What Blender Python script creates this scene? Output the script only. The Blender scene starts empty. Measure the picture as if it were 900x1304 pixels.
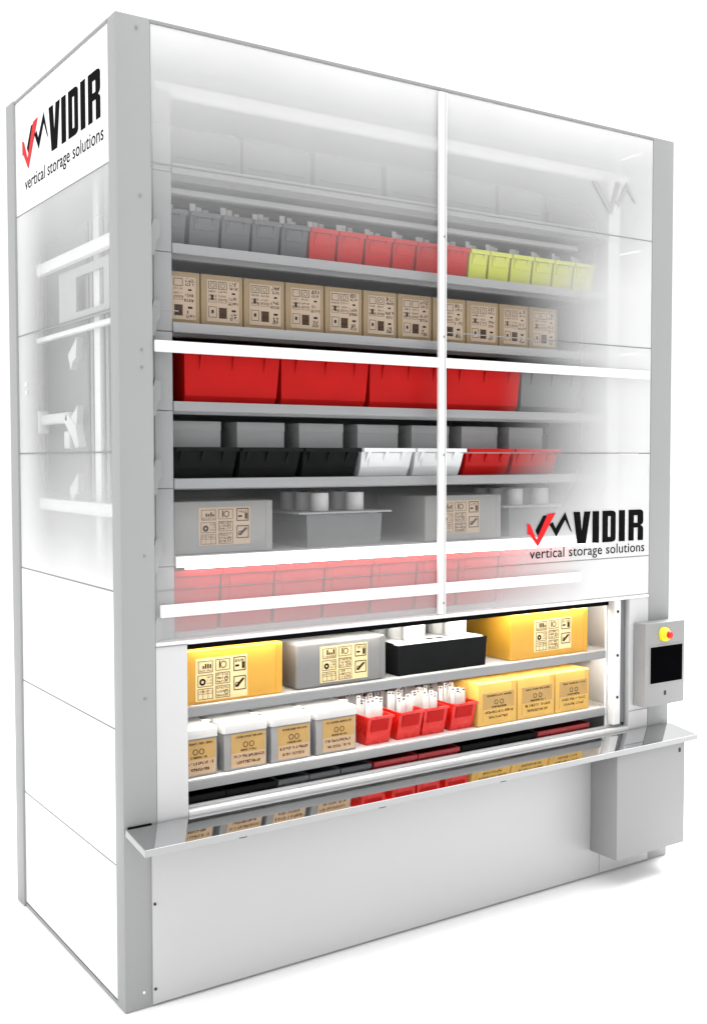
import bpy, bmesh, math, random
from mathutils import Vector, Matrix
from mathutils.geometry import tessellate_polygon

SC = bpy.context.scene
COL = SC.collection
R = math.radians

# ------------------------------------------------------------------ materials
def nodes(name):
    m = bpy.data.materials.new(name)
    m.use_nodes = True
    nt = m.node_tree
    b = nt.nodes['Principled BSDF']
    return m, nt, b

def mat(name, col, rough=.45, metal=0.0, var=.04, scale=6.0, bump=0.0, bscale=60.0, spec=.5, rvar=.08, coat=0.0):
    """plain painted / moulded surface with slight uneven tone and gloss"""
    m, nt, b = nodes(name)
    tc = nt.nodes.new('ShaderNodeTexCoord')
    n = nt.nodes.new('ShaderNodeTexNoise')
    n.inputs['Scale'].default_value = scale
    n.inputs['Detail'].default_value = 5
    nt.links.new(tc.outputs['Object'], n.inputs['Vector'])
    mr = nt.nodes.new('ShaderNodeMapRange')
    mr.inputs['From Min'].default_value = .3; mr.inputs['From Max'].default_value = .7
    mr.inputs['To Min'].default_value = 1 - var; mr.inputs['To Max'].default_value = 1 + var
    nt.links.new(n.outputs['Fac'], mr.inputs['Value'])
    mx = nt.nodes.new('ShaderNodeVectorMath'); mx.operation = 'SCALE'
    mx.inputs[0].default_value = col
    nt.links.new(mr.outputs['Result'], mx.inputs['Scale'])
    nt.links.new(mx.outputs['Vector'], b.inputs['Base Color'])
    rr = nt.nodes.new('ShaderNodeMapRange')
    rr.inputs['From Min'].default_value = .3; rr.inputs['From Max'].default_value = .7
    rr.inputs['To Min'].default_value = max(.02, rough - rvar); rr.inputs['To Max'].default_value = min(1, rough + rvar)
    nt.links.new(n.outputs['Fac'], rr.inputs['Value'])
    nt.links.new(rr.outputs['Result'], b.inputs['Roughness'])
    b.inputs['Metallic'].default_value = metal
    b.inputs['Specular IOR Level'].default_value = spec
    b.inputs['Coat Weight'].default_value = coat
    if spec < .1: b.inputs['IOR'].default_value = 1.08
    if bump:
        n2 = nt.nodes.new('ShaderNodeTexNoise')
        n2.inputs['Scale'].default_value = bscale; n2.inputs['Detail'].default_value = 4
        nt.links.new(tc.outputs['Object'], n2.inputs['Vector'])
        bp = nt.nodes.new('ShaderNodeBump'); bp.inputs['Strength'].default_value = bump
        bp.inputs['Distance'].default_value = .01
        nt.links.new(n2.outputs['Fac'], bp.inputs['Height'])
        nt.links.new(bp.outputs['Normal'], b.inputs['Normal'])
    return m

M = {}
M['column']   = mat('column_paint', (.31, .314, .314), .5, var=.02, scale=2, spec=.3)
M['flange']   = mat('column_edge_paint', (.46, .465, .465), .42, var=.02, scale=2)
M['white']    = mat('white_panel_paint', (.83, .83, .835), .4, var=.012, scale=1.5)
M['openframe'] = mat('opening_frame_paint', (.54, .54, .545), .4, var=.015, scale=1.5)
M['lower']    = mat('lower_panel_paint', (.50, .50, .505), .4, var=.015, scale=1.5)
M['frame']    = mat('door_frame_paint', (.76, .762, .765), .35, var=.01)
M['shelf']    = mat('shelf_steel_paint', (.265, .268, .273), .42, var=.03, scale=4, spec=.25)
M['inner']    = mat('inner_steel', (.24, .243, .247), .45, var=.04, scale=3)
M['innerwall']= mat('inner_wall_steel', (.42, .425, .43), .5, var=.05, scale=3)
M['back']     = mat('back_sheet_steel', (.13, .133, .138), .6, var=.05, scale=2)
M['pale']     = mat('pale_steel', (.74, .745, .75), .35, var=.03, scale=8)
M['coverplate'] = mat('cover_plate_steel', (.36, .362, .366), .45, var=.04, scale=5)
M['sidefin'] = mat('bracket_steel', (.56, .565, .57), .45, var=.05, scale=6)
M['cabinet']  = mat('cabinet_paint', (.29, .29, .292), .5, var=.02, scale=3, spec=.3)
M['seam']     = mat('dark_seal', (.24, .245, .245), .6)
M['black']    = mat('black_plastic', (.005, .005, .0055), .4, var=.1, spec=.08)
M['hole']     = mat('dark_hole', (.02, .02, .02), .7)
M['screen']   = mat('screen_glass', (.0015, .0015, .002), .3, spec=.06, rvar=.02)
M['counter']  = mat('polished_counter', (.66, .665, .67), .05, metal=1.0, var=.015, scale=9, rvar=.012)
M['lip']      = mat('counter_edge', (.385, .388, .392), .35, var=.02)
M['red']      = mat('red_plastic', (.42, .006, .005), .42, var=.07, scale=5, spec=.12)
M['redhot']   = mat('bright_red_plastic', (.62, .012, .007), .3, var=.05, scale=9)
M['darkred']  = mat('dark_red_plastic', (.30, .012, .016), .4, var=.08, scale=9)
M['grey']     = mat('grey_plastic', (.095, .098, .103), .42, var=.07, scale=9, spec=.15)
M['midgrey']  = mat('mid_grey_plastic', (.115, .118, .121), .42, var=.06, scale=9)
M['lime']     = mat('lime_plastic', (.47, .50, .045), .4, var=.05, scale=9)
M['blackbin'] = mat('black_bin_plastic', (.014, .0145, .015), .42, var=.1, scale=9, spec=.09)
M['whitebin'] = mat('white_bin_plastic', (.68, .69, .7), .35, var=.03, scale=9)
M['greybox']  = mat('grey_box_board', (.30, .304, .308), .55, var=.05, scale=7)
M['greycard'] = mat('grey_carton_board', (.20, .199, .196), .5, var=.05, scale=5, bump=.06, bscale=30)
M['tote']     = mat('pale_grey_tote', (.25, .248, .245), .36, var=.04, scale=8)
M['totelid']  = mat('tote_lid', (.47, .468, .465), .34, var=.03, scale=8)
M['yellow']   = mat('yellow_carton_board', (.64, .325, .028), .5, var=.06, scale=5, bump=.06, bscale=30)
M['gold']     = mat('gold_carton_board', (.58, .345, .07), .5, var=.06, scale=6, bump=.06, bscale=30)
M['kraft']    = mat('kraft_board', (.235, .165, .085), .7, var=.08, scale=7, bump=.08, bscale=40)
M['paper']    = mat('tan_label_paper', (.35, .27, .195), .7, var=.07, scale=12)
M['peachpaper']= mat('peach_label_paper', (.47, .32, .19), .7, var=.06, scale=12)
M['goldpaper']= mat('golden_label_paper', (.43, .265, .085), .7, var=.10, scale=10)
M['creampaper']= mat('cream_label_paper', (.86, .68, .36), .7, var=.06, scale=12)
M['ink']      = mat('brown_ink', (.05, .03, .018), .7, spec=.08)
M['inkdark']  = mat('dark_ink', (.016, .013, .012), .7, spec=.08)
M['inksoft']  = mat('soft_brown_ink', (.12, .07, .035), .7)
M['card']     = mat('white_card', (.44, .437, .433), .6, var=.04, scale=30)
M['cardmark'] = mat('card_mark', (.03, .022, .022), .6)
M['roll']     = mat('white_roll_paper', (.62, .62, .62), .6, var=.03, scale=20)
M['traytop']  = mat('white_tray_insert', (.82, .82, .82), .45, var=.03)
M['logored']  = mat('red_print', (.62, .015, .02), .5, var=.05, spec=.1)
M['logoblack']= mat('black_print', (.007, .007, .0075), .5, var=.1, spec=.08)
M['ghost']    = mat('painted_reflection_grey', (.40, .40, .405), .6, spec=.1)
M['yellowplastic'] = mat('yellow_button_plastic', (.80, .72, .02), .3)
M['redbutton'] = mat('red_button_plastic', (.78, .012, .012), .3)
M['rail']     = mat('dark_rail_steel', (.17, .172, .175), .4)
M['floor']    = mat('white_floor', (.93, .93, .93), .7, var=.003, scale=.5, spec=.2)

def emit(name, strength, col=(1, .98, .94)):
    m, nt, b = nodes(name)
    b.inputs['Base Color'].default_value = (.9, .9, .9, 1)
    b.inputs['Emission Color'].default_value = (*col, 1)
    b.inputs['Emission Strength'].default_value = strength
    return m
M['led'] = emit('led_strip', 40.0, (1, .95, .86))
M['fillglow'] = emit('added_fill_glow', 15.0)
M['lipglow'] = emit('shelf_lip_glow', .55)

# graduated frosted glazing: white print that thins out towards the clear middle of the pane
def frosted(name, axis, ramp, fades, bend=False):
    """axis: object-space horizontal axis used by the side fades; ramp: opacity over height;
    fades: (from, to, opacity_at_to) smooth extra opacity along that axis"""
    m, nt, b = nodes(name)
    b.inputs['Base Color'].default_value = (.80, .802, .805, 1)
    b.inputs['Roughness'].default_value = .45
    b.inputs['Specular IOR Level'].default_value = .3
    tc = nt.nodes.new('ShaderNodeTexCoord')
    sx = nt.nodes.new('ShaderNodeSeparateXYZ')
    nt.links.new(tc.outputs['Object'], sx.inputs[0])
    ns = nt.nodes.new('ShaderNodeTexNoise'); ns.inputs['Scale'].default_value = 1.1; ns.inputs['Detail'].default_value = 2
    nt.links.new(tc.outputs['Object'], ns.inputs['Vector'])
    mz = nt.nodes.new('ShaderNodeMath'); mz.operation = 'MULTIPLY_ADD'       # z + (noise-.5)*.12
    mz.inputs[1].default_value = .12
    nt.links.new(ns.outputs['Fac'], mz.inputs[0])
    nt.links.new(sx.outputs['Z'], mz.inputs[2])
    dv = nt.nodes.new('ShaderNodeMath'); dv.operation = 'MULTIPLY_ADD'
    dv.inputs[1].default_value = 1 / 4.0; dv.inputs[2].default_value = -.015
    nt.links.new(mz.outputs[0], dv.inputs[0])
    cr = nt.nodes.new('ShaderNodeValToRGB')
    el = cr.color_ramp.elements
    while len(el) > 1: el.remove(el[-1])
    for i, (z, o) in enumerate(ramp):
        e = el[0] if i == 0 else el.new(z / 4.0)
        e.position = z / 4.0
        e.color = (o, o, o, 1)
    nt.links.new(dv.outputs[0], cr.inputs['Fac'])
    inv = nt.nodes.new('ShaderNodeMath'); inv.operation = 'SUBTRACT'; inv.inputs[0].default_value = 1
    nt.links.new(cr.outputs['Color'], inv.inputs[1])
    cur = inv.outputs[0]
    side = sx.outputs[axis]
    if bend:      # the white print closes in earlier low on the pane and later at the top
        for sgn, z0, k in ((-1, 2.25, .5), (1, 3.15, -1.1)):
            q = nt.nodes.new('ShaderNodeMath'); q.operation = 'MULTIPLY_ADD'; q.inputs[1].default_value = sgn; q.inputs[2].default_value = -sgn * z0
            nt.links.new(sx.outputs['Z'], q.inputs[0])
            q2 = nt.nodes.new('ShaderNodeMath'); q2.operation = 'MAXIMUM'; q2.inputs[1].default_value = 0
            nt.links.new(q.outputs[0], q2.inputs[0])
            q3 = nt.nodes.new('ShaderNodeMath'); q3.operation = 'MULTIPLY_ADD'; q3.inputs[1].default_value = k
            nt.links.new(q2.outputs[0], q3.inputs[0]); nt.links.new(side, q3.inputs[2])
            side = q3.outputs[0]
    for a, c, o in fades:
        mr = nt.nodes.new('ShaderNodeMapRange'); mr.interpolation_type = 'SMOOTHSTEP'
        lo, hi = (a, c) if a < c else (c, a)
        mr.inputs['From Min'].default_value = lo; mr.inputs['From Max'].default_value = hi
        mr.inputs['To Min'].default_value = 1 if a < c else 1 - o
        mr.inputs['To Max'].default_value = 1 - o if a < c else 1
        nt.links.new(side, mr.inputs['Value'])
        mu = nt.nodes.new('ShaderNodeMath'); mu.operation = 'MULTIPLY'
        nt.links.new(cur, mu.inputs[0]); nt.links.new(mr.outputs[0], mu.inputs[1])
        cur = mu.outputs[0]
    sq = nt.nodes.new('ShaderNodeMath'); sq.operation = 'SQRT'             # the pane has two faces
    nt.links.new(cur, sq.inputs[0])
    op = nt.nodes.new('ShaderNodeMath'); op.operation = 'SUBTRACT'; op.inputs[0].default_value = 1; op.use_clamp = True
    nt.links.new(sq.outputs[0], op.inputs[1])
    nt.links.new(op.outputs[0], b.inputs['Alpha'])
    return m

M['glaze'] = frosted('frosted_front_glazing', 'X',
    [(1.50, .36), (1.74, .27), (1.83, .22), (1.90, .10), (2.02, .06), (2.13, .01), (2.18, .0), (2.75, .0), (2.95, .025), (3.15, .06), (3.3, .17),
     (3.43, .32), (3.55, .46), (3.68, .58), (3.82, .70), (3.97, .95)],
    [(1.95, 3.08, .88)], bend=True)
M['sideglaze'] = frosted('frosted_side_glazing', 'Y',
    [(1.72, .94), (1.92, .66), (2.15, .44), (2.4, .28), (2.75, .26), (3.0, .34), (3.2, .44), (3.44, .68)],
    [(.85, 1.30, .72)])

# ------------------------------------------------------------------ mesh helpers
class MB:
    """collects shapes into one mesh with several material slots"""
    def __init__(s): s.bm = bmesh.new(); s.mats = []
    def mi(s, m):
        if m not in s.mats: s.mats.append(m)
        return s.mats.index(m)
    def _new(s, verts, mi):
        for f in {f for v in verts for f in v.link_faces}: f.material_index = mi
    def box(s, x0, x1, y0, y1, z0, z1, m, bev=0.0, seg=2, edges=None):
        r = bmesh.ops.create_cube(s.bm, size=1.0)
        vs = r['verts']
        for v in vs:
            v.co = Vector(((x0 + x1) / 2 + v.co.x * (x1 - x0), (y0 + y1) / 2 + v.co.y * (y1 - y0), (z0 + z1) / 2 + v.co.z * (z1 - z0)))
        s._new(vs, s.mi(m))
        if bev > 0:
            es = list({e for v in vs for e in v.link_edges})
            if edges: es = [e for e in es if edges((e.verts[0].co + e.verts[1].co) / 2)]
            bmesh.ops.bevel(s.bm, geom=es, offset=bev, segments=seg, profile=.5, affect='EDGES', clamp_overlap=True, material=-1)
        return s
    def prism(s, pts, a0, a1, fn, m):
        """polygon pts (u,v) extruded from a0 to a1; fn(u,v,a)->xyz"""
        mi = s.mi(m); n = len(pts)
        A = [s.bm.verts.new(fn(u, v, a0)) for u, v in pts]
        B = [s.bm.verts.new(fn(u, v, a1)) for u, v in pts]
        fs = []
        for i in range(n):
            j = (i + 1) % n
            fs.append(s.bm.faces.new((A[i], A[j], B[j], B[i])))
        tris = tessellate_polygon([[Vector((u, v, 0)) for u, v in pts]])
        for t in tris:
            fs.append(s.bm.faces.new([A[i] for i in reversed(t)]))
            fs.append(s.bm.faces.new([B[i] for i in t]))
        for f in fs: f.material_index = mi
        return s
    def holed(s, outer, hole, a0, a1, fn, m):
        mi = s.mi(m)
        allp = outer + hole
        A = [s.bm.verts.new(fn(u, v, a0)) for u, v in allp]
        B = [s.bm.verts.new(fn(u, v, a1)) for u, v in allp]
        fs = []
        def ring(o, n):
            for i in range(n):
                j = (i + 1) % n
                fs.append(s.bm.faces.new((A[o + i], A[o + j], B[o + j], B[o + i])))
        ring(0, len(outer)); ring(len(outer), len(hole))
        for t in tessellate_polygon([[Vector((u, v, 0)) for u, v in outer], [Vector((u, v, 0)) for u, v in hole]]):
            fs.append(s.bm.faces.new([A[i] for i in reversed(t)])); fs.append(s.bm.faces.new([B[i] for i in t]))
        for f in fs: f.material_index = mi
        return s
    def cyl(s, c, r, h, m, axis='Z', seg=28, r2=None, bev=0):
        g = bmesh.ops.create_cone(s.bm, cap_ends=True, segments=seg, radius1=r, radius2=r if r2 is None else r2, depth=h)
        vs = g['verts']
        rot = {'Z': Matrix.Identity(3), 'Y': Matrix.Rotation(R(90), 3, 'X'), 'X': Matrix.Rotation(R(90), 3, 'Y')}[axis]
        for v in vs: v.co = rot @ v.co + Vector(c)
        s._new(vs, s.mi(m))
        if bev:
            es = [e for e in {e for v in vs for e in v.link_edges} if len(e.link_faces) == 2 and e.calc_face_angle() > .8]
            bmesh.ops.bevel(s.bm, geom=es, offset=bev, segments=2, profile=.5, affect='EDGES', material=-1)
        return s
    def build(s, name, parent=None, loc=None, smooth=False, label=None):
        bmesh.ops.recalc_face_normals(s.bm, faces=s.bm.faces)
        me = bpy.data.meshes.new(name)
        s.bm.to_mesh(me); s.bm.free()
        for k in s.mats: me.materials.append(M[k])
        if smooth:
            for p in me.polygons: p.use_smooth = True
            try: me.set_sharp_from_angle(angle=R(35))
            except Exception: pass
        o = bpy.data.objects.new(name, me); COL.objects.link(o)
        if parent: o.parent = parent
        if loc: o.location = loc
        if label: o['label'] = label
        return o

def bx(name, parent, x0, x1, y0, y1, z0, z1, m, bev=.003):
    return MB().box(x0, x1, y0, y1, z0, z1, m, bev).build(name, parent, smooth=bev > 0)

def thing(name, label, cat, loc=(0, 0, 0), group=None):
    o = bpy.data.objects.new(name, None); COL.objects.link(o)
    o.empty_display_size = .1
    o.location = loc; o['label'] = label; o['category'] = cat
    if group: o['group'] = group
    return o
def tag(o, label, cat, group=None):
    o['label'] = label; o['category'] = cat
    if group: o['group'] = group
    return o

ORD = ['first', 'second', 'third', 'fourth', 'fifth', 'sixth', 'seventh', 'eighth', 'ninth', 'tenth', 'eleventh', 'twelfth']

# ------------------------------------------------------------------ floor
fl = MB()
fl.bm.faces.new([fl.bm.verts.new(p) for p in ((-120, -120, 0), (120, -120, 0), (120, 160, 0), (-120, 160, 0))])
fl.mi('floor')
floor = fl.build('floor'); floor['kind'] = 'structure'

# ------------------------------------------------------------------ the storage carousel
W, D, H = 3.25, 1.42, 4.0
root = thing('storage_carousel', 'tall white and grey vertical storage carousel with clear front, lit opening and counter', 'storage machine')

def column(x0, x1, y0, y1, screws=(), strip=True):
    m = MB().box(x0, x1, y0, y1, .002, H, 'column', .004)
    c = m.build('column', root, smooth=True)
    for (x, z, k) in screws:
        MB().cyl((x, y0 - .001, z), .006, .005, 'seam' if k == 'hole' else k, 'Y', 12).build('screw', c)
    return c
column(0, .146, 0, .088, [(.088, 3.955, 'hole'), (.098, 3.30, 'hole'), (.098, 2.69, 'hole'), (.098, 2.62, 'hole'), (.102, 1.86, 'hole'), (.098, 1.28, 'hole'), (.08, .07, 'frame')])
column(3.085, W, 0, .088)
column(-.008, .09, 1.305, D)
column(W - .09, W + .004, 1.305, D)

# side, back, roof sheets
ZS = [0.02, .585, 1.15, 1.715, 2.28, 2.855, 3.437, 3.985]
for i in range(7):
    a, b = ZS[i] + .004, ZS[i + 1] - .004
    bx('side_panel', root, .004, .012, .09, 1.304, a, b, 'sideglaze' if 3 <= i <= 5 else 'white', 0)
    bx('side_panel', root, W - .012, W - .004, .09, 1.304, a, b, 'white', 0)
for i in range(1, 7):
    bx('seam_seal', root, .0055, .0115, .09, 1.304, ZS[i] - .0036, ZS[i] + .0036, 'seam', 0)
bx('back_panel', root, .092, W - .092, D - .012, D - .004, .02, 3.985, 'white', 0)
bx('roof_panel', root, .004, W - .004, .006, D - .006, 3.986, 3.997, 'white', 0)
bx('roof_edge', root, .146, 3.085, .0, .0055, 3.9865, 3.998, 'cabinet', 0)
bx('roof_edge', root, .0, .0035, .09, 1.304, 3.9865, 3.998, 'cabinet', 0)
bx('plinth', root, .148, 3.083, .03, .05, .0, .03, 'seam', 0)
bx('plinth', root, .002, .0035, .09, 1.304, .004, .019, 'cabinet', 0)

# front glazing in five bands, seams between
ZF = [1.502, 1.715, 2.28, 2.855, 3.437, 3.985]
for i in range(5):
    bx('front_panel', root, .148, 3.083, .004, .010, ZF[i] + .003, ZF[i + 1] - .003, 'glaze', 0)
bx('seam_seal', root, .148, 3.083, .0045, .0095, 3.4345, 3.4395, 'seam', 0)
bx('seam_seal', root, 1.65, 3.083, .0045, .0095, 2.853, 2.857, 'seam', 0)
bx('seam_seal', root, .148, .262, .0045, .0095, 2.853, 2.857, 'seam', 0)
bx('seam_seal', root, 1.75, 3.083, .0045, .0095, 2.278, 2.282, 'seam', 0)
bx('seam_seal', root, .148, 3.083, .0045, .0095, 1.713, 1.717, 'seam', 0)
# front frame bars
vb = bx('frame_bar', root, 1.594, 1.638, -.018, .0035, 1.507, 3.975, 'frame', .005)
bx('edge_seal', vb, 1.625, 1.6285, -.0192, -.017, 1.51, 3.972, 'cabinet', 0)
for z in (3.30, 2.83, 2.27, 1.56):
    MB().cyl((1.622, -.017, z), .007, .006, 'cabinet', 'Y', 12).build('screw', vb)
bx('frame_bar', root, .15, 3.062, -.0125, .0035, 2.684, 2.731, 'frame', .004)
bx('frame_bar', root, .165, 2.55, -.0125, .0035, 1.604, 1.656, 'frame', .004)
bx('door_rail', root, .148, 3.083, .0, .05, 1.4835, 1.5015, 'frame', .002)
bx('door_rail', root, .30, 2.86, .055, .075, 1.452, 1.492, 'black', .002)  # black strip standing in for the shadow line under the glass
# frame round the opening
bx('front_frame', root, .147, .288, .002, .04, .752, 1.483, 'openframe', .003)
bx('front_frame', root, 2.932, 3.084, .002, .04, .752, 1.483, 'openframe', .003)
bx('seam_seal', root, .147, .288, -.0005, .0015, 1.484, 1.488, 'seam', 0)
bx('seam_seal', root, 2.932, 3.084, -.0005, .0015, .862, .865, 'seam', 0)
gr = bx('guide_rail', root, 2.825, 2.875, .012, .06, .80, 1.482, 'pale', .003)
for z in (1.42, 1.18, .95):
    MB().cyl((2.85, .011, z), .008, .006, 'hole', 'Y', 10).build('screw', gr)
bx('guide_rail', root, 2.886, 2.926, .03, .08, .80, 1.482, 'rail', .003)
bx('sill', root, .289, 2.931, -.002, .034, .755, .782, 'openframe', .004)
bx('sill', root, .289, 2.931, .050, .078, .755, .786, 'openframe', .004)

# lower front panel
bx('lower_panel', root, .118, 2.702, -.008, .02, .012, .727, 'lower', .002)
bx('lower_panel', root, 2.705, 3.084, -.008, .02, .012, .727, 'lower', .002)
for z in (.43, .075):
    MB().cyl((.128, -.009, z), .006, .006, 'hole', 'Y', 10).build('screw', root)

# counter
CY0, CY1, CZ0, CZ1 = -.205, -.0095, .7335, .7615      # the counter slopes gently towards the front
def slab(x0, x1, y0, y1, t0, t1, m, mb):
    zz = lambda y: CZ0 + (y - CY0) / (CY1 - CY0) * (CZ1 - CZ0)
    return mb.prism([(y0, zz(y0) + t0), (y1, zz(y1) + t0), (y1, zz(y1) + t1), (y0, zz(y0) + t1)], x0, x1, lambda u, v, a: (a, u, v), m)
ct = slab(.004, 3.255, CY0, CY1, -.027, -.002, 'lip', MB()).build('counter', root)
slab(.007, 3.252, CY0 + .0025, CY1 - .001, -.0015, .0008, 'counter', MB()).build('counter_top', ct)
bx('counter_slot', ct, .016, .118, -.0092, .0, .750, .766, 'black', 0)
for x in (.42, 1.12, 1.83):
    bx('clip', ct, x, x + .035, -.198, -.18, .700, .7072, 'hole', 0)

# service cabinet under the counter
cb = bx('service_cabinet', root, 2.632, 3.160, -.196, -.0085, .150, .7065, 'cabinet', .003)
bx('lock', cb, 3.108, 3.124, -.1985, -.195, .655, .678, 'hole', .001)

# control box
co = MB().box(2.962, 3.283, -.085, -.0005, .894, 1.352, 'cabinet', .004).build('control_box', root, smooth=True)
sc = MB()
sc.box(2.993, 3.265, -.0885, -.0845, 1.014, 1.228, 'column', .001)
sc.box(3.000, 3.258, -.0905, -.086, 1.021, 1.221, 'screen', .001)
sc.build('screen', co)
eb = MB()
eb.cyl((3.105, -.096, 1.287), .040, .022, 'yellowplastic', 'Y', 28, r2=.037, bev=.003)
eb.cyl((3.105, -.115, 1.287), .031, .018, 'yellowplastic', 'Y', 28, r2=.026, bev=.003)
eb.build('button_housing', co, smooth=True)
MB().cyl((3.105, -.1325, 1.287), .019, .018, 'redbutton', 'Y', 24, r2=.018, bev=.004).build('emergency_button', co, smooth=True)
lk = MB().box(3.115, 3.131, -.0875, -.084, .948, .972, 'hole', .001)
lk.build('lock', co)

# ---- carriers (shelves) and their end plates
LIP = .042
SH = {'s0': 3.468, 's1': 3.142, 's2': 2.818, 's3': 2.492, 's4': 2.170, 's5': 1.846, 's6': 1.520, 's7': 1.203, 's8': .888, 's9': .552}
SX0, SX1, SY0, SY1 = .262, 2.812, .060, .600
def hook(x, y, z):
    return [(x, z), (x + .026, z + .01), (x + .026, z + .075), (x + .006, z + .08), (x, z + .03)]
ZL = sorted(SH.values())
for k, z in SH.items():
    m = MB()
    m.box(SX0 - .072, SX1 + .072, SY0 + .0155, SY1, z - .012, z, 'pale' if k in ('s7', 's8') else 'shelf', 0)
    m.box(SX0, SX1, SY0, SY0 + .016, z - LIP, z - .0005, 'shelf', .004)
    m.box(SX0 - .09, SX1 + .09, SY1, SY1 + .004, z - LIP, z + .22, 'back', 0)
    m.box(SX0 - .09, SX1 + .09, SY0 + .09, SY0 + .14, z - .05, z - .0125, 'shelf', .006)
    s = m.build('shelf', root, smooth=True)
    up = [q for q in ZL if q > z]
    zt = (up[0] if up else z + .3265) - LIP
    for sx in (-1, 1):
        p = MB()
        xa, xb = (SX0 - .082, SX0 - .002) if sx < 0 else (SX1 + .002, SX1 + .082)
        xo, xi = (xa, xa + .006) if sx < 0 else (xb - .006, xb)
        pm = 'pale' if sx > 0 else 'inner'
        p.box(xo, xi, SY0 + .016, SY1 - .002, z - LIP + .004, zt - .006, pm, 0)
        p.box(xa, xb, SY0 + .004, SY0 + .014, z - LIP + .003, zt - .0005, pm, .002)
        p.build('end_plate', s, smooth=True)
    if k in ('s1', 's2', 's3', 's4', 's5', 's6'):
        MB().prism([(.150, z - .075), (.172, z - .06), (.178, z - .01), (.192, z + .01), (.192, z + .075), (.166, z + .08), (.150, z + .02)], .03, .058,
                   lambda u, v, a: (u, a, v), 'inner').build('hook', s)

# beams, light tubes and rails inside
bx('beam', root, .20, 3.0, .09, .14, 3.745, 3.80, 'frame', .01)
bx('beam', root, .20, 2.62, .10, .15, 3.352, 3.378, 'shelf', .008)
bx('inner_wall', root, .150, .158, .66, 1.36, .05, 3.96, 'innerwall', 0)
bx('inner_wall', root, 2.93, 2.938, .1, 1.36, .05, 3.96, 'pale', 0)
bx('inner_back', root, .160, 2.928, .66, .668, .05, 3.96, 'back', 0)

# lamps in the opening (LED strips under the door rail and under the upper opening shelf)
led = bx('glow_strip', root, .33, 2.80, .078, .098, 1.470, 1.480, 'led', 0)
led2 = bx('glow_strip', root, .33, 2.80, .084, .108, 1.1805, 1.1885, 'led', 0)

bx('glow_strip', root, .30, 2.70, .034, .046, 1.793, 1.7985, 'fillglow', 0)  # made-up glowing strip, added to brighten the red bins below
bx('glow_strip', root, .266, 2.62, .054, .0595, 1.7992, 1.844, 'lipglow', .001)  # glow added over the shelf lip so its edge looks bright white
bx('filler_strip', root, .149, .1795, .068, .072, .8, 3.95, 'inner', 0)
# ---- what shows through the side glazing
for y0, y1, k in ((.175, .20, 'rail'), (.21, .25, 'pale'), (.262, .275, 'rail'), (.30, .335, 'shelf'), (.35, .372, 'rail'), (.40, .47, 'pale'), (.485, .515, 'shelf'), (.535, .56, 'rail')):
    bx('post', root, .075, .125, y0, y1, 1.2, 3.9, k, .006)
bx('inner_wall', root, .141, .149, .095, 1.29, .1, 3.95, 'inner', 0)
bx('cross_beam', root, .022, .055, .092, 1.075, 3.118, 3.172, 'pale', .006)
bx('cross_beam', root, .022, .050, .092, 1.09, 2.805, 2.828, 'pale', .005)
bx('cross_beam', root, .022, .055, .092, 1.07, 2.012, 2.066, 'pale', .006)
wp = MB().holed([(.24, 2.865), (.86, 2.865), (.86, 3.10), (.24, 3.10)], [(.30, 2.905), (.635, 2.905), (.635, 3.06), (.30, 3.06)],
                  .058, .066, lambda u, v, a: (a, u, v), 'coverplate')
wp.build('cover_plate', root)
arm = MB()
arm.box(.03, .08, 1.086, 1.106, 2.375, 2.482, 'sidefin', .006)
arm.box(.035, .07, .70, 1.085, 2.415, 2.465, 'sidefin', .012, 3)
arm.prism([(.72, 2.465), (.60, 2.40), (.56, 2.31), (.60, 2.30), (.66, 2.36), (.74, 2.415)], .035, .07, lambda u, v, a: (a, u, v), 'sidefin')
arm.box(.04, .08, .70, .77, 2.30, 2.38, 'sidefin', .008)
arm.build('roller_arm', root, smooth=True)
for z in (2.50, 2.20, 1.90, 2.80):
    MB().prism([(.585, z - .01), (.70, z - .08), (.665, z - .15), (.635, z - .11), (.60, z - .10)], .04, .07, lambda u, v, a: (a, u, v), 'sidefin').build('guide_fin', root)
for z in (2.615, 2.575):
    MB().cyl((.003, 1.19, z), .010, .006, 'frame', 'X', 12).build('screw', root)

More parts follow.
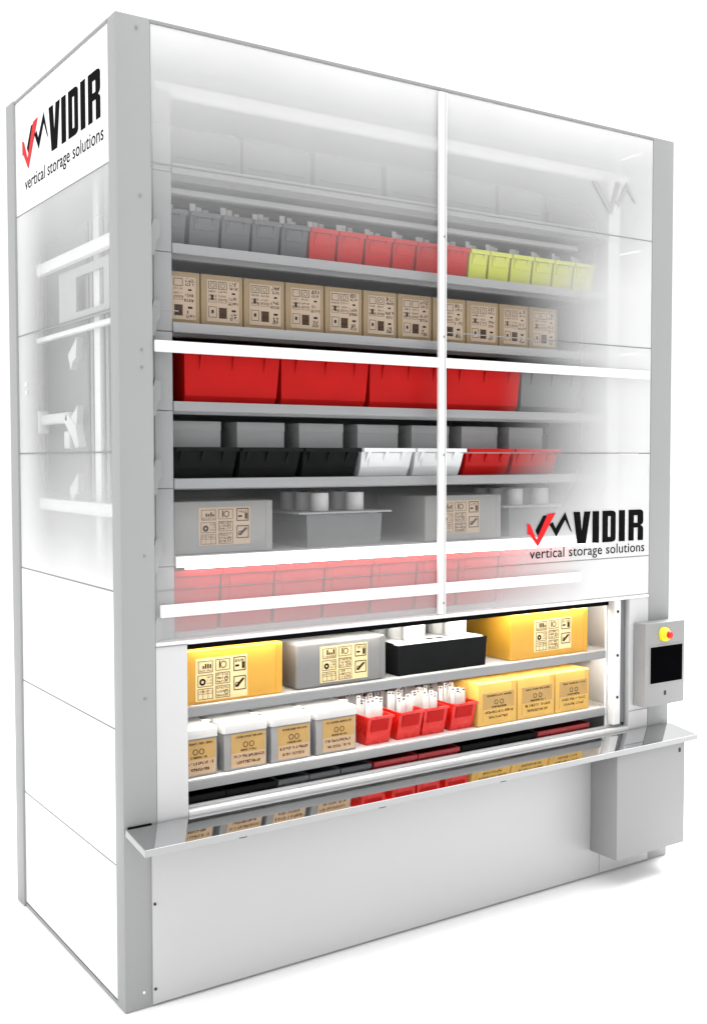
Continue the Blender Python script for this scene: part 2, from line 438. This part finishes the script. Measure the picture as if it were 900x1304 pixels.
# ------------------------------------------------------------------ printed emblem and words
def emblem(fn, name_prefix):
    out = []
    b = MB()
    b.prism([(.128, .93), (.160, .93), (.087, .32), (.065, .49)], 0, .0012, fn, 'logoblack')
    b.prism([(.175, .66), (.203, .72), (.226, .53), (.304, 1.0), (.362, .37), (.342, .47), (.304, .78), (.232, .28)], 0, .0012, fn, 'logoblack')
    b.prism([(0, .72), (.022, .68), (.073, .22), (.160, .97), (.224, 1.0), (.083, 0), (.015, .40), (.002, .38)], .0014, .0024, fn, 'logored')
    out.append(b.build('emblem', root))
    w = MB()
    L0 = .02
    w.prism([(.372, 1), (.426, 1), (.442, .38), (.462, 1), (.514, 1), (.476, L0), (.404, L0)], 0, .0012, fn, 'logoblack')
    w.prism([(.533, 1), (.588, 1), (.588, L0), (.533, L0)], 0, .0012, fn, 'logoblack')
    w.holed([(.618, 1), (.700, 1), (.722, .975), (.733, .92), (.733, .10), (.722, .045), (.700, L0), (.618, L0)],
            [(.665, .83), (.690, .83), (.690, .18), (.665, .18)], 0, .0012, fn, 'logoblack')
    w.prism([(.762, 1), (.815, 1), (.815, L0), (.762, L0)], 0, .0012, fn, 'logoblack')
    w.holed([(.848, 1), (.950, 1), (.970, .975), (.980, .92), (.980, .60), (.972, .54), (.955, .505), (.972, .47), (.980, .41), (.980, L0),
             (.932, L0), (.932, .43), (.895, .43), (.895, L0), (.848, L0)],
            [(.895, .82), (.930, .82), (.930, .58), (.895, .58)], 0, .0012, fn, 'logoblack')
    out.append(w.build('lettering', root))
    return out

LW, LH = .875, .172
emblem(lambda u, v, a: (2.176 + u * LW, -.0004 + .004 - .0005 - a, 1.800 + v * LH), 'front')
SW = 1.19
emblem(lambda u, v, a: (.0035 - a, 1.195 - u * LW * SW, 3.632 + v * .205), 'side')

def words(txt, width, height, mtx, m):
    def txt_mesh(body):
        cu = bpy.data.curves.new('words', 'FONT'); cu.body = body; cu.size = 1; cu.extrude = .001; cu.space_character = 1.04
        cu.offset = .002
        t = bpy.data.objects.new('words_tmp', cu); COL.objects.link(t)
        bpy.context.view_layer.update()
        me = bpy.data.meshes.new_from_object(t.evaluated_get(bpy.context.evaluated_depsgraph_get()))
        bpy.data.objects.remove(t); bpy.data.curves.remove(cu)
        return me
    ext = lambda me, k: (min(v.co[k] for v in me.vertices), max(v.co[k] for v in me.vertices))
    full = txt_mesh(txt)
    fx, fy = ext(full, 0), ext(full, 1)
    sx = width / (fx[1] - fx[0]); sy = height / (fy[1] - fy[0])
    done = ''
    for wd in txt.split():
        done = (done + ' ' + wd).strip()
        end = ext(txt_mesh(done), 0)[1]
        me = txt_mesh(wd)
        dx = end - ext(me, 0)[1]
        for v in me.vertices:
            v.co = mtx((v.co.x + dx - fx[0]) * sx, (v.co.y - fy[0]) * sy, v.co.z)
        me.materials.append(M[m]); me.name = 'wording'
        o = bpy.data.objects.new('wording', me); COL.objects.link(o); o.parent = root
words('vertical storage solutions', .85, .068, lambda u, v, a: Vector((2.195 + u, .003 - .5 * a, 1.724 + v)), 'logoblack')
words('vertical storage solutions', 1.02, .080, lambda u, v, a: Vector((.0032 - .5 * a, 1.165 - u, 3.520 + v)), 'logoblack')
# faint reflection of the logo, painted as a grey zigzag on the upper front glass
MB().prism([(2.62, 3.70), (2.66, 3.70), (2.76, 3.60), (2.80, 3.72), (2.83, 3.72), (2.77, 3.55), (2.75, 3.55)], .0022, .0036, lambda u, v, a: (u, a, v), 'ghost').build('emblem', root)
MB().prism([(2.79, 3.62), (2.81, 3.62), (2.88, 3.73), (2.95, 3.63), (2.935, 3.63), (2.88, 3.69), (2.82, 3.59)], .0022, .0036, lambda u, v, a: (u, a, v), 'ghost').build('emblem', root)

# ------------------------------------------------------------------ labels printed on the goods
def ring(mb, cx, cz, r, t, y, m, seg=14, sx=1.0):
    o = [(cx + r * sx * math.cos(a * 2 * math.pi / seg), cz + r * math.sin(a * 2 * math.pi / seg)) for a in range(seg)]
    h = [(cx + (r - t) * sx * math.cos(a * 2 * math.pi / seg), cz + (r - t) * math.sin(a * 2 * math.pi / seg)) for a in range(seg)]
    mb.holed(o, h, y, y - .0006, lambda u, v, a: (u, a, v), m)
def frame_(mb, x0, x1, z0, z1, t, y, m):
    mb.holed([(x0, z0), (x1, z0), (x1, z1), (x0, z1)], [(x0 + t, z0 + t), (x1 - t, z0 + t), (x1 - t, z1 - t), (x0 + t, z1 - t)], y, y - .0006, lambda u, v, a: (u, a, v), m)
def dab(mb, x0, x1, z0, z1, y, m):
    mb.prism([(x0, z0), (x1, z0), (x1, z1), (x0, z1)], y, y - .0006, lambda u, v, a: (u, a, v), m)
def scribble(mb, rng, x0, x1, z, h, y, m, gap=.35):
    """a line of tiny strokes standing for small print"""
    x = x0
    while x < x1 - h * .3:
        w = h * rng.uniform(.35, .7)
        if rng.random() < .13: x += h * .45; continue
        cw, ch = w / 3, h / 4
        for r_ in range(4):
            run = [rng.random() < .55 for _ in range(3)]
            c_ = 0
            while c_ < 3:
                if run[c_]:
                    e_ = c_
                    while e_ + 1 < 3 and run[e_ + 1]: e_ += 1
                    dab(mb, x + c_ * cw, x + (e_ + 1) * cw, z + r_ * ch, z + (r_ + .9) * ch, y, m)
                    c_ = e_
                c_ += 1
        x += w + h * gap * rng.uniform(.4, .9)

def label_mesh(kind, x0, x1, z0, z1, y, seed, paper, low='peachpaper'):
    """paper plate with pictograms or lines of small print, lying on a front face at depth y"""
    rng = random.Random(seed)
    mb = MB()
    mb.box(x0, x1, y - .0015, y, z0, z1, paper, 0)
    ys = y - .0016
    w, h = x1 - x0, z1 - z0
    X = lambda u: x0 + u * w
    Z = lambda v: z0 + v * h
    if kind == 'picto':
        cells = [(.05, .33, .66, .94), (.38, .66, .68, .95), (.73, .97, .62, .96), (.04, .33, .33, .61), (.38, .66, .36, .63), (.73, .97, .16, .5), (.04, .33, .03, .29), (.38, .66, .03, .32)]
        for i, (a, b, c, d) in enumerate(cells):
            frame_(mb, X(a), X(b), Z(c), Z(d), .0028 if i not in (2, 5) else .004, ys, 'inksoft' if i not in (2, 5) else 'ink')
            cw, chh = b - a, d - c
            if i == 0:
                for j in range(4): dab(mb, X(a + cw * (.3 + .16 * j)), X(a + cw * (.41 + .16 * j)), Z(c + chh * .35), Z(c + chh * rng.uniform(.55, .85)), ys, 'ink')
                scribble(mb, rng, X(a + .02), X(b - .02), Z(c + chh * .1), .008, ys, 'inksoft')
            elif i == 1:
                ring(mb, X(a + cw * .55), Z(c + chh * .5), h * chh * .32, .004, ys, 'ink')
                dab(mb, X(a + cw * .25), X(a + cw * .33), Z(c + chh * .2), Z(c + chh * .85), ys, 'ink')
            elif i == 2:
                scribble(mb, rng, X(a + .03), X(b - .03), Z(c + chh * .64), .011, ys, 'ink')
                dab(mb, X(a + cw * .14), X(a + cw * .45), Z(c + chh * .3), Z(c + chh * .45), ys, 'inkdark')
                dab(mb, X(a + cw * .68), X(a + cw * .9), Z(c + chh * .15), Z(c + chh * .62), ys, 'ink')
            elif i == 3:
                ring(mb, X(a + cw * .32), Z(c + chh * .42), h * chh * .3, .009, ys, 'inkdark')
                for j in range(3): scribble(mb, rng, X(a + cw * .62), X(b - .015), Z(c + chh * (.2 + .25 * j)), .008, ys, 'inksoft')
            elif i == 5:
                mb.prism([(X(a + cw * .1), Z(c + chh * .25)), (X(a + cw * .3), Z(c + chh * .2)), (X(a + cw * .9), Z(c + chh * .75)), (X(a + cw * .75), Z(c + chh * .85)), (X(a + cw * .45), Z(c + chh * .6))], ys, ys - .0006, lambda u, v, q: (u, q, v), 'ink')
                ring(mb, X(a + cw * .3), Z(c + chh * .4), h * chh * .18, .004, ys, 'inkdark')
            elif i == 6:
                for j in range(1, 3): dab(mb, X(a + cw * .33 * j), X(a + cw * .33 * j) + .002, Z(c), Z(d), ys, 'inksoft')
                dab(mb, X(a), X(b), Z(c + chh * .5), Z(c + chh * .5) + .002, ys, 'inksoft')
                scribble(mb, rng, X(a + .02), X(b - .02), Z(c + chh * .65), .009, ys, 'inksoft')
            else:
                for j in range(3): scribble(mb, rng, X(a + .02), X(b - .03), Z(c + chh * (.12 + .3 * j)), .010, ys, 'ink')
                ring(mb, X(a + cw * .75), Z(c + chh * .45), h * chh * .2, .003, ys, 'inksoft')
    elif kind == 'small_print':
        mb.box(X(.0), X(1), ys - .0001, ys + .0004, Z(.0), Z(.43), low, 0)
        ys -= .0004
        scribble(mb, rng, X(.12), X(.92), Z(.87), .009, ys, 'ink', .2)
        ring(mb, X(.42), Z(.66), h * .085, .003, ys, 'ink')
        ring(mb, X(.60), Z(.66), h * .085, .003, ys, 'ink')
        scribble(mb, rng, X(.28), X(.76), Z(.47), .009, ys, 'ink', .2)
        scribble(mb, rng, X(.07), X(.95), Z(.28), .013, ys, 'ink', .3)
        scribble(mb, rng, X(.16), X(.84), Z(.10), .013, ys, 'ink', .3)
    elif kind == 'sheet':
        for cix, (a, b) in enumerate(((.05, .30), (.36, .62), (.70, .96))):
            if cix < 2:
                frame_(mb, X(a), X(b), Z(.78), Z(.96), .0022, ys, 'ink')
                if rng.random() < .6: ring(mb, X((a + b) / 2), Z(.87), h * .06, .002, ys, 'ink', 10)
                for z in (.70, .60, .50): scribble(mb, rng, X(a), X(b), Z(z), .008, ys, 'inksoft' if cix else 'ink')
                frame_(mb, X(a), X(b), Z(.46), Z(.56), .0018, ys, 'inksoft')
                if cix: # block of bars
                    for j in range(5): dab(mb, X(a + .01), X(b), Z(.09 + .055 * j), Z(.125 + .055 * j), ys, 'inkdark')
                    dab(mb, X(a + .02), X(b - .02), Z(.1), Z(.34), ys - .0003, 'ink')
                else:
                    frame_(mb, X(a), X(b), Z(.10), Z(.36), .002, ys, 'ink')
                    dab(mb, X(a + .09), X(a + .16), Z(.2), Z(.28), ys, 'inkdark')
                    dab(mb, X(a + .08), X(a + .15), Z(.52), Z(.64), ys, 'inkdark')
            else:
                scribble(mb, rng, X(a), X(b), Z(.88), .018, ys, 'ink')
                scribble(mb, rng, X(a), X(b), Z(.79), .012, ys, 'ink')
                dab(mb, X(a + .08), X(a + .18), Z(.68), Z(.72), ys, 'inkdark')
                scribble(mb, rng, X(a - .03), X(b), Z(.53), .014, ys, 'ink')
                scribble(mb, rng, X(a - .03), X(b + .02), Z(.42), .013, ys, 'ink')
                dab(mb, X(a + .07), X(a + .2), Z(.26), Z(.31), ys, 'inkdark')
                scribble(mb, rng, X(a + .05), X(a + .2), Z(.10), .02, ys, 'inkdark')
                scribble(mb, rng, X(a + .02), X(a + .24), Z(.05), .012, ys, 'inkdark')
    return mb

# ------------------------------------------------------------------ goods
def carton(x0, x1, y0, dep, z, h, m, label, group, kind, lab, paper, seed, cat='box', name='carton', bev=.006, tape=True, low='peachpaper'):
    cx, cy = (x0 + x1) / 2, y0 + dep / 2
    t = thing(name, label, cat, (cx, cy, z), group)
    w = x1 - x0
    b = MB().box(-w / 2, w / 2, -dep / 2, dep / 2, 0.0008, h, m, bev, 3)
    if tape:   # the flap seam on the lid and the overlap down the right edge
        b.box(-w / 2 + .012, w / 2 - .012, -.003, .003, h - .0005, h + .0012, 'inksoft', 0)
        b.box(w / 2 - .034, w / 2 - .006, -dep / 2 - .0011, -dep / 2, .006, h - .006, m, 0)
    b.build('body', t, smooth=True)
    if lab:
        a, c, d, e = lab
        label_mesh(kind, -w / 2 + a * w, -w / 2 + c * w, d * h, e * h, -dep / 2 - .0003, seed, paper, low).build('printed_label', t)
    return t

def hopper(x0, x1, y0, dep, z, h, m, label, group, flare=.03, lip=.016, back=1.0, holder=True, ribs=2, name='storage_bin', step=.36, wedge=False, hm=None, over=.012):
    """open-topped bin: front leans out towards the top, rim, ribs and a label holder on the front"""
    cx = (x0 + x1) / 2; w = x1 - x0
    t = thing(name, label, 'bin', (cx, y0, z), group)
    hm = hm or m
    b = MB()
    i = .003 if w < .3 else .004
    zt = h
    tk = .004
    sx = w * .03
    # outer shell: loops at z=0, z=step*h and z=h
    def loop(z, yf, s, bk): return [(-w / 2 + s, yf, z), (w / 2 - s, yf, z), (w / 2 - s, bk, z), (-w / 2 + s, bk, z)]
    Ls = [loop(.0008, flare, sx, dep - .006), loop(step * h, flare * .55, sx * .8, dep - .004), loop(zt, 0, 0.001, dep),
          loop(zt, tk + .002, tk + .002, dep - tk), loop(.006, flare + tk, sx + tk, dep - .006 - tk)]
    V = [[b.bm.verts.new(p) for p in L] for L in Ls]
    mi = b.mi(m)
    fs = [b.bm.faces.new(V[0][::-1])]
    for q in range(4):
        for j in range(4):
            k = (j + 1) % 4
            fs.append(b.bm.faces.new((V[q][j], V[q][k], V[q + 1][k], V[q + 1][j])))
    fs.append(b.bm.faces.new(V[4]))
    for f in fs: f.material_index = mi
    b.build('body', t)
    r = MB()
    r.box(-w / 2, w / 2, -over, .004, zt - lip, zt + .002, m, .002)
    r.box(-w / 2 - .0005, -w / 2 + .006, .004, dep, zt - lip * .7, zt + .002, m, .001)
    r.box(w / 2 - .006, w / 2 + .0005, .004, dep, zt - lip * .7, zt + .002, m, .001)
    r.build('rim', t, smooth=True)
    if ribs:
        g = MB()
        for q in range(ribs):
            xr = -w / 2 + w * (q + (.5 if not wedge else .35)) / ribs
            wd = .005 if not wedge else .016
            zr = h * (.5 if wedge else .58)
            yr = flare * (.55 + .45 * 0) * (zt - zr) / (zt - step * h) if zr > step * h else flare * .55
            g.prism([(-over + .002, zt - lip), (.012, zt - lip), (yr + .004, zr), (yr - .001, zr)], xr - wd / 2, xr + wd / 2, lambda u, v, a: (a, u, v), m)
        g.build('ribs', t)
    if holder:
        p = MB()
        yb = flare * .55
        p.prism([(yb - .004 - .0, step * h + .002), (yb + .003, step * h + .002), (.003 + flare * .1, zt - lip - .004), (-.004 + flare * .1, zt - lip - .004)],
                -w / 2 + w * .16, w / 2 - w * .16, lambda u, v, a: (a, u, v), hm)
        p.build('label_holder', t)
    return t

def card(x, y, z, w, h, tilt, label, group, marks, rng):
    o = MB()
    o.box(-w / 2, w / 2, -.002, .002, 0, h, 'card', 0)
    if marks:
        dab(o, -w / 2 + w * rng.uniform(.05, .3), -w / 2 + w * rng.uniform(.5, .95), h - .012, h - .004, -.0021, 'cardmark')
        if rng.random() < .5: dab(o, -w / 2 + w * .3, -w / 2 + w * rng.uniform(.6, .9), h - .024, h - .017, -.0021, 'cardmark')
    ob = o.build('index_card')
    ob.location = (x, y, z); ob.rotation_euler = (R(tilt), 0, R(rng.uniform(-4, 4)))
    return tag(ob, label, 'card', group)

rnd = random.Random(5)

# ghost row behind the top glass: rounded grey totes
z = SH['s0']
xs = [.30, .60, .965, 1.005, 1.352, 1.395, 1.727, 1.77, 2.06]
for i, (a, b_) in enumerate(((.28, .61), (.625, .965), (.99, 1.355), (1.385, 1.727), (1.75, 2.06), (2.08, 2.38))):
    t = thing('rounded_tote', f'{ORD[i]} rounded grey tote from the left, hazy behind the topmost front glass', 'tote', ((a + b_) / 2, .12, z), 'rounded totes behind the top glass')
    w = b_ - a
    MB().box(-w / 2, w / 2, 0, .40, .001, .185, 'midgrey', .05, 6, edges=lambda c: c.z > .1).build('body', t, smooth=True)
    MB().box(-w / 2 + .03, w / 2 - .03, -.004, .004, .04, .048, 'midgrey', .002).build('ridge', t)

# S1: small hopper bins
z = SH['s1']
X1 = [.20, .347, .353, .503, .651, .796, .942, 1.093, 1.245, 1.402, 1.541, 1.698, 1.866, 1.993, 2.14, 2.29, 2.434, 2.582, 2.735]
pairs = [(.20, .346)] + list(zip(X1[2:-1], X1[3:]))
cols = ['grey'] * 5 + ['red'] * 6 + ['lime'] * 6
names = {'grey': 'dark grey', 'red': 'red', 'lime': 'lime yellow'}
cnt = {}
for i, ((a, b_), c) in enumerate(zip(pairs, cols)):
    cnt[c] = cnt.get(c, 0) + 1
    desc = f'{ORD[cnt[c]-1]} small {names[c]} bin from the left on the uppermost row of small bins'
    hopper(a + .004, b_ - .004, .09, .38, z, .142, c, desc, 'small bins on the upper shelf', flare=.022, lip=.018, ribs=2, step=.5)
    for j, nm in enumerate(('left', 'middle', 'right')):
        w = (b_ - a)
        card(a + w * (.24 + .27 * j) + rnd.uniform(-.006, .006), .13 + .02 * j, z + .02, w * .17, .163 + rnd.uniform(-.006, .006), -3,
             f'{nm} white card tip showing above the {ORD[cnt[c]-1]} small {names[c]} bin from the left', 'white cards in the small bins', False, rnd)

# S2: kraft cartons with printed sheets
z = SH['s2']
X2 = [(.20, .405), (.409, .609), (.613, .817), (.821, 1.023), (1.028, 1.232), (1.238, 1.430), (1.436, 1.638), (1.645, 1.850), (1.855, 2.064), (2.070, 2.268), (2.273, 2.471)]
for i, (a, b_) in enumerate(X2):
    carton(a + .001, b_ - .001, .1, .38, z, .216, 'kraft', f'{ORD[i]} brown cardboard carton from the left in the row of brown cartons', 'brown cartons with printed sheets',
           'sheet', (.13, .90, .08, .90), 'paper', 100 + i, bev=.004, tape=False)

# S3: large red bins, one grey
z = SH['s3']
for i, (a, b_, c) in enumerate(((.322, .786, 'red'), (.79, 1.262, 'red'), (1.266, 1.722, 'red'), (1.726, 2.206, 'red'), (2.21, 2.64, 'midgrey'))):
    hopper(a, b_, .085, .45, z, .232, c, f'{ORD[i]} wide red bin from the left on the middle shelf' if c == 'red' else 'wide dark grey bin at the right end of the red bin row',
           'wide bins on the middle shelf', flare=.035, lip=.022, holder=False, ribs=3, step=.12, name='wide_bin', over=.016)

# S4: bins with grey boxes standing in them
z = SH['s4']
X4 = [(.275, .585, 'blackbin'), (.589, .904, 'blackbin'), (.908, 1.220, 'blackbin'), (1.224, 1.531, 'whitebin'), (1.535, 1.848, 'whitebin'), (1.852, 2.160, 'red'), (2.164, 2.486, 'red')]
XB = [(.335, .579), (.649, .900), (.967, 1.218), (1.290, 1.536), (1.608, 1.850), (1.922, 2.170), (2.240, 2.487)]
nm4 = {'blackbin': 'black', 'whitebin': 'white', 'red': 'red'}
cnt = {}
for (a, b_, c), (p, q) in zip(X4, XB):
    cnt[c] = cnt.get(c, 0) + 1
    hopper(a, b_ - .010, .09, .42, z, .130, c, f'{ORD[cnt[c]-1]} {nm4[c]} bin from the left in the row below the red bins', 'bins holding grey boxes',
           flare=.045, lip=.016, ribs=3, step=.34, wedge=True, holder=(c == 'whitebin'), over=.019)
    g = thing('grey_box', f'grey box standing in the {ORD[cnt[c]-1]} {nm4[c]} bin of its row', 'box', ((p + q) / 2 - .035, .18, z + .0075), 'grey boxes standing in bins')
    w = (q - p) * .96
    MB().box(-w / 2, w / 2, 0, .26, 0, .236, 'greybox', .004, 2).build('body', g, smooth=True)
    MB().box(-w / 2 - .001, w / 2 + .001, -.0015, .2615, .196, .2375, 'greybox', .003, 2).build('lid', g, smooth=True)

# S5: grey cartons and trays with rolls, behind frosted glass
def tray(x0, x1, y0, dep, z, h, m, label, group, who, rr=.044, rh=.105, plate=False):
    w = x1 - x0
    if plate: w -= .09
    t = thing('roll_tray', label, 'tray', ((x0 + x1) / 2, y0, z), group)
    b = MB()
    ins = .008
    V = [[b.bm.verts.new(p) for p in L] for L in (
        [(-w / 2 + ins, ins * .6, .0008), (w / 2 - ins, ins * .6, .0008), (w / 2 - ins, dep - ins, .0008), (-w / 2 + ins, dep - ins, .0008)],
        [(-w / 2, 0, h), (w / 2, 0, h), (w / 2, dep, h), (-w / 2, dep, h)],
        [(-w / 2 + .006, .006, h), (w / 2 - .006, .006, h), (w / 2 - .006, dep - .006, h), (-w / 2 + .006, dep - .006, h)],
        [(-w / 2 + .012, .012, h - .02), (w / 2 - .012, .012, h - .02), (w / 2 - .012, dep - .012, h - .02), (-w / 2 + .012, dep - .012, h - .02)])]
    mi = b.mi(m)
    fs = [b.bm.faces.new(V[0][::-1]), b.bm.faces.new(V[3])]
    for q in range(3):
        for j in range(4):
            k = (j + 1) % 4
            fs.append(b.bm.faces.new((V[q][j], V[q][k], V[q + 1][k], V[q + 1][j])))
    for f in fs: f.material_index = mi
    b.build('body', t)
    for k in (-1, 1):
        r = MB()
        r.box(k * w / 2 - .012 * (k > 0) - .001, k * w / 2 + .012 * (k < 0) + .001, .05, dep - .05, h - .03, h + .006, m, .003)
        r.build('handle', t)
    ins_ = MB()
    ins_.box(-w / 2 + .0125, w / 2 - .0125, .0125, dep - .0125, h - .018, h + .004, 'traytop', .004)
    for k in (-.06, .05):
        ins_.cyl((w * k, .07, h + .0042), .02, .002, 'black', 'Z', 18)
    if plate:    # thin top plate that stands out over the narrower tub
        ins_.box(-w / 2 - .05, w / 2 + .045, -.02, dep + .01, h + .0045, h + .013, 'shelf', .003)
    ins_.build('insert', t, smooth=True)
    for cn, cxr in (('left', -.25), ('right', .22)):
        for k, rn in enumerate(('front', 'middle', 'rear')):
            px_ = (x0 + x1) / 2 + cxr * w + (.012 - .012 * k)
            py_ = y0 + .078 + .117 * k
            o = MB().cyl((0, 0, rh / 2), rr, rh, 'roll', 'Z', 32, bev=.003)
            o.cyl((0, 0, rh - .0008), rr * .32, .004, 'inksoft', 'Z', 18)
            ob = o.build('paper_roll', smooth=True); ob.location = (px_, py_, z + h + (.0135 if plate else .0045))
            tag(ob, f'{rn} white roll of the {cn} cluster in the {who}', 'roll', 'white rolls standing in trays')
    return t
z = SH['s5']
carton(.275, .752, .1, .40, z, .226, 'greycard', 'grey carton with tan label at the left end of the frosted shelf', 'grey cartons on the frosted shelf', 'picto', (.24, .76, .16, .88), 'paper', 7)
tray(.90, 1.41, .13, .38, z, .15, 'midgrey', 'grey roll tray between two grey cartons on the frosted shelf', 'roll trays', 'grey tray left of the centre bar', rh=.085, plate=True)
carton(1.60, 2.088, .1, .40, z, .226, 'greycard', 'grey carton with tan label right of the white centre bar', 'grey cartons on the frosted shelf', 'picto', (.18, .70, .16, .88), 'paper', 8)
tray(2.12, 2.60, .13, .38, z, .15, 'midgrey', 'grey roll tray behind the emblem at the right of the frosted shelf', 'roll trays', 'grey tray behind the emblem', rh=.085, plate=True)

# S6: red bins behind the frosted lower glass
z = SH['s6']
X6 = [(.23, .486), (.490, .751), (.755, 1.015), (1.019, 1.277), (1.281, 1.541), (1.545, 1.80), (1.804, 2.06), (2.064, 2.32), (2.324, 2.58)]
for i, (a, b_) in enumerate(X6):
    hopper(a, b_, .085, .42, z, .262, 'red', f'{ORD[i]} red bin from the left, pale behind the frosted lower glass', 'red bins behind the lower glass', flare=.03, lip=.024, ribs=0, step=.42, holder=True)

# S7: upper shelf of the opening
z = SH['s7']
carton(.262, .799, .1, .40, z, .232, 'yellow', 'yellow carton at the left end of the upper opening shelf', 'yellow cartons in the opening', 'picto', (.20, .665, .05, .84), 'creampaper', 21)
carton(.872, 1.368, .1, .40, z, .214, 'greycard', 'pale grey carton with cream label between yellow carton and black tray', None, 'picto', (.25, .78, .10, .88), 'creampaper', 22, bev=.016)
tray(1.44, 2.00, .105, .39, z, .148, 'blackbin', 'black roll tray with white insert on the upper opening shelf', 'roll trays', 'black tray', rr=.0565, rh=.108)
carton(2.157, 2.714, .1, .42, z, .240, 'yellow', 'yellow carton at the right end of the upper opening shelf', 'yellow cartons in the opening', 'picto', (.29, .77, .14, .84), 'creampaper', 23)

# S8: lower shelf of the opening
z = SH['s8']
for i, (a, b_) in enumerate(((.262, .476), (.502, .721), (.737, .951), (.972, 1.200))):
    w = b_ - a
    t = thing('lidded_tote', f'{ORD[i]} pale grey lidded tote from the left on the lower opening shelf', 'tote', ((a + b_) / 2, .1, z), 'pale grey totes in the opening')
    MB().box(-w / 2 + .003, w / 2 - .003, .003, .40, .001, .166, 'tote', .006, 2).build('body', t, smooth=True)
    MB().box(-w / 2, w / 2, 0, .404,   .167, .212, 'totelid', .011, 4, edges=lambda c: c.z > .2 or (c.z > .17 and abs(c.y - .2) > .19)).build('lid', t, smooth=True)
    MB().box(w / 2 - .03, w / 2 + .008, .09, .12, .210, .218, 'frame', .003).build('latch', t, smooth=True)
    label_mesh('small_print', -w / 2 + .17 * w, w / 2 - .06 * w, .012, .160, .0027, 40 + i, 'goldpaper').build('printed_label', t)
for i, (a, b_) in enumerate(((1.264, 1.410), (1.446, 1.594), (1.599, 1.746), (1.776, 1.930))):
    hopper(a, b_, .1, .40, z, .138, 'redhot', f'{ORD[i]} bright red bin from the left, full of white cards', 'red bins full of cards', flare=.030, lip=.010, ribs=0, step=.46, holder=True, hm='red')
    w = b_ - a
    for r_, rn in enumerate(('front', 'second', 'third', 'rear')):
        for c_, cn in enumerate(('far left', 'left', 'right', 'far right')):
            card(a + w * (.17 + .22 * c_) + rnd.uniform(-.003, .003), .135 + r_ * .088 + c_ * .012, z + .02, w * rnd.uniform(.15, .20), .188 + r_ * .004 + rnd.uniform(-.016, .016), rnd.uniform(-4, 3),
                 f'{cn} white card of the {rn} row in the {ORD[i]} bright red bin', 'white cards in the bright red bins', True, rnd)
for i, (a, b_) in enumerate(((1.925, 2.201), (2.205, 2.470), (2.474, 2.729))):
    if i == 0: a = 1.938
    carton(a, b_, .1, .40, z, .222, 'gold', f'{ORD[i]} gold carton from the left on the lower opening shelf', 'gold cartons in the opening', 'small_print', (.12, .92, .10, .76), 'goldpaper', 60 + i, bev=.007, low='gold')

# S9: bins on the carrier just below the sill
z = SH['s9']
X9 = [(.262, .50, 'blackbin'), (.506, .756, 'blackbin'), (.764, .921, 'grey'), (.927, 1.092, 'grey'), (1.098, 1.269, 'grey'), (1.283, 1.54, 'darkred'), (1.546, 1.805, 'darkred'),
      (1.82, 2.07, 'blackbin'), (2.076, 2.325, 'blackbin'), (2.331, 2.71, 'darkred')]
nm9 = {'blackbin': 'black', 'grey': 'grey', 'darkred': 'dark red'}
cnt = {}
for a, b_, c in X9:
    cnt[c] = cnt.get(c, 0) + 1
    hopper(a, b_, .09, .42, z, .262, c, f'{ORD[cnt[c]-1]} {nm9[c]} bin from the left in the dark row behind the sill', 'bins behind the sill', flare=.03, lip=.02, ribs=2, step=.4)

# ------------------------------------------------------------------ light
w = bpy.data.worlds.new('World'); SC.world = w; w.use_nodes = True
bg = w.node_tree.nodes['Background']
bg.inputs['Color'].default_value = (1, 1, 1, 1)
bg.inputs['Strength'].default_value = 1.12

def softbox(name, loc, target, sx, sy, power, col=(1, 1, 1)):
    l = bpy.data.lights.new(name, 'AREA'); l.shape = 'RECTANGLE'; l.size = sx; l.size_y = sy; l.energy = power; l.color = col
    o = bpy.data.objects.new(name, l); COL.objects.link(o)
    o.location = loc
    o.rotation_euler = (Vector(target) - Vector(loc)).to_track_quat('-Z', 'Y').to_euler()
    return o
softbox('softbox', (-7.5, 1.2, 3.2), (0, .7, 2.0), 4, 5, 130)
softbox('softbox', (4.2, -2.2, 12), (3.2, -.8, 0), 5, 5, 480)
softbox('softbox', (-3.0, -2.0, 12), (-1.2, -.4, 0), 5, 5, 430)
softbox('softbox', (7.5, 2.6, 6.5), (3.6, .6, 0), 4, 4, 1100)  # unseen fill, added to clear the floor shadow at the right

# ------------------------------------------------------------------ camera
cam = bpy.data.cameras.new('camera'); co_ = bpy.data.objects.new('camera', cam); COL.objects.link(co_)
yaw, pitch, roll = 0.58549, 0.04313, 0.00157
fwd = Vector((math.sin(yaw) * math.cos(pitch), math.cos(yaw) * math.cos(pitch), -math.sin(pitch)))
right = Vector((math.cos(yaw), -math.sin(yaw), 0)); down = fwd.cross(right)
r2 = right * math.cos(roll) + down * math.sin(roll); d2 = -right * math.sin(roll) + down * math.cos(roll)
mx = Matrix((r2, -d2, -fwd)).transposed().to_4x4()
mx.translation = Vector((-1.66404, -4.14373, 2.24912))
co_.matrix_world = mx
cam.sensor_fit = 'VERTICAL'; cam.sensor_height = 36; cam.lens = 1401.99878 / 1304 * 36
cam.shift_x = (450 - 442.66) / 1304; cam.shift_y = (645.50 - 652) / 1304
cam.clip_start = .05; cam.clip_end = 500
SC.camera = co_

SC.view_settings.view_transform = 'Standard'; SC.view_settings.look = 'None'
SC.view_settings.exposure = 0; SC.view_settings.gamma = 1
SC.render.engine = 'CYCLES'
SC.cycles.transparent_max_bounces = 32
SC.cycles.max_bounces = 12
SC.cycles.use_denoising = True
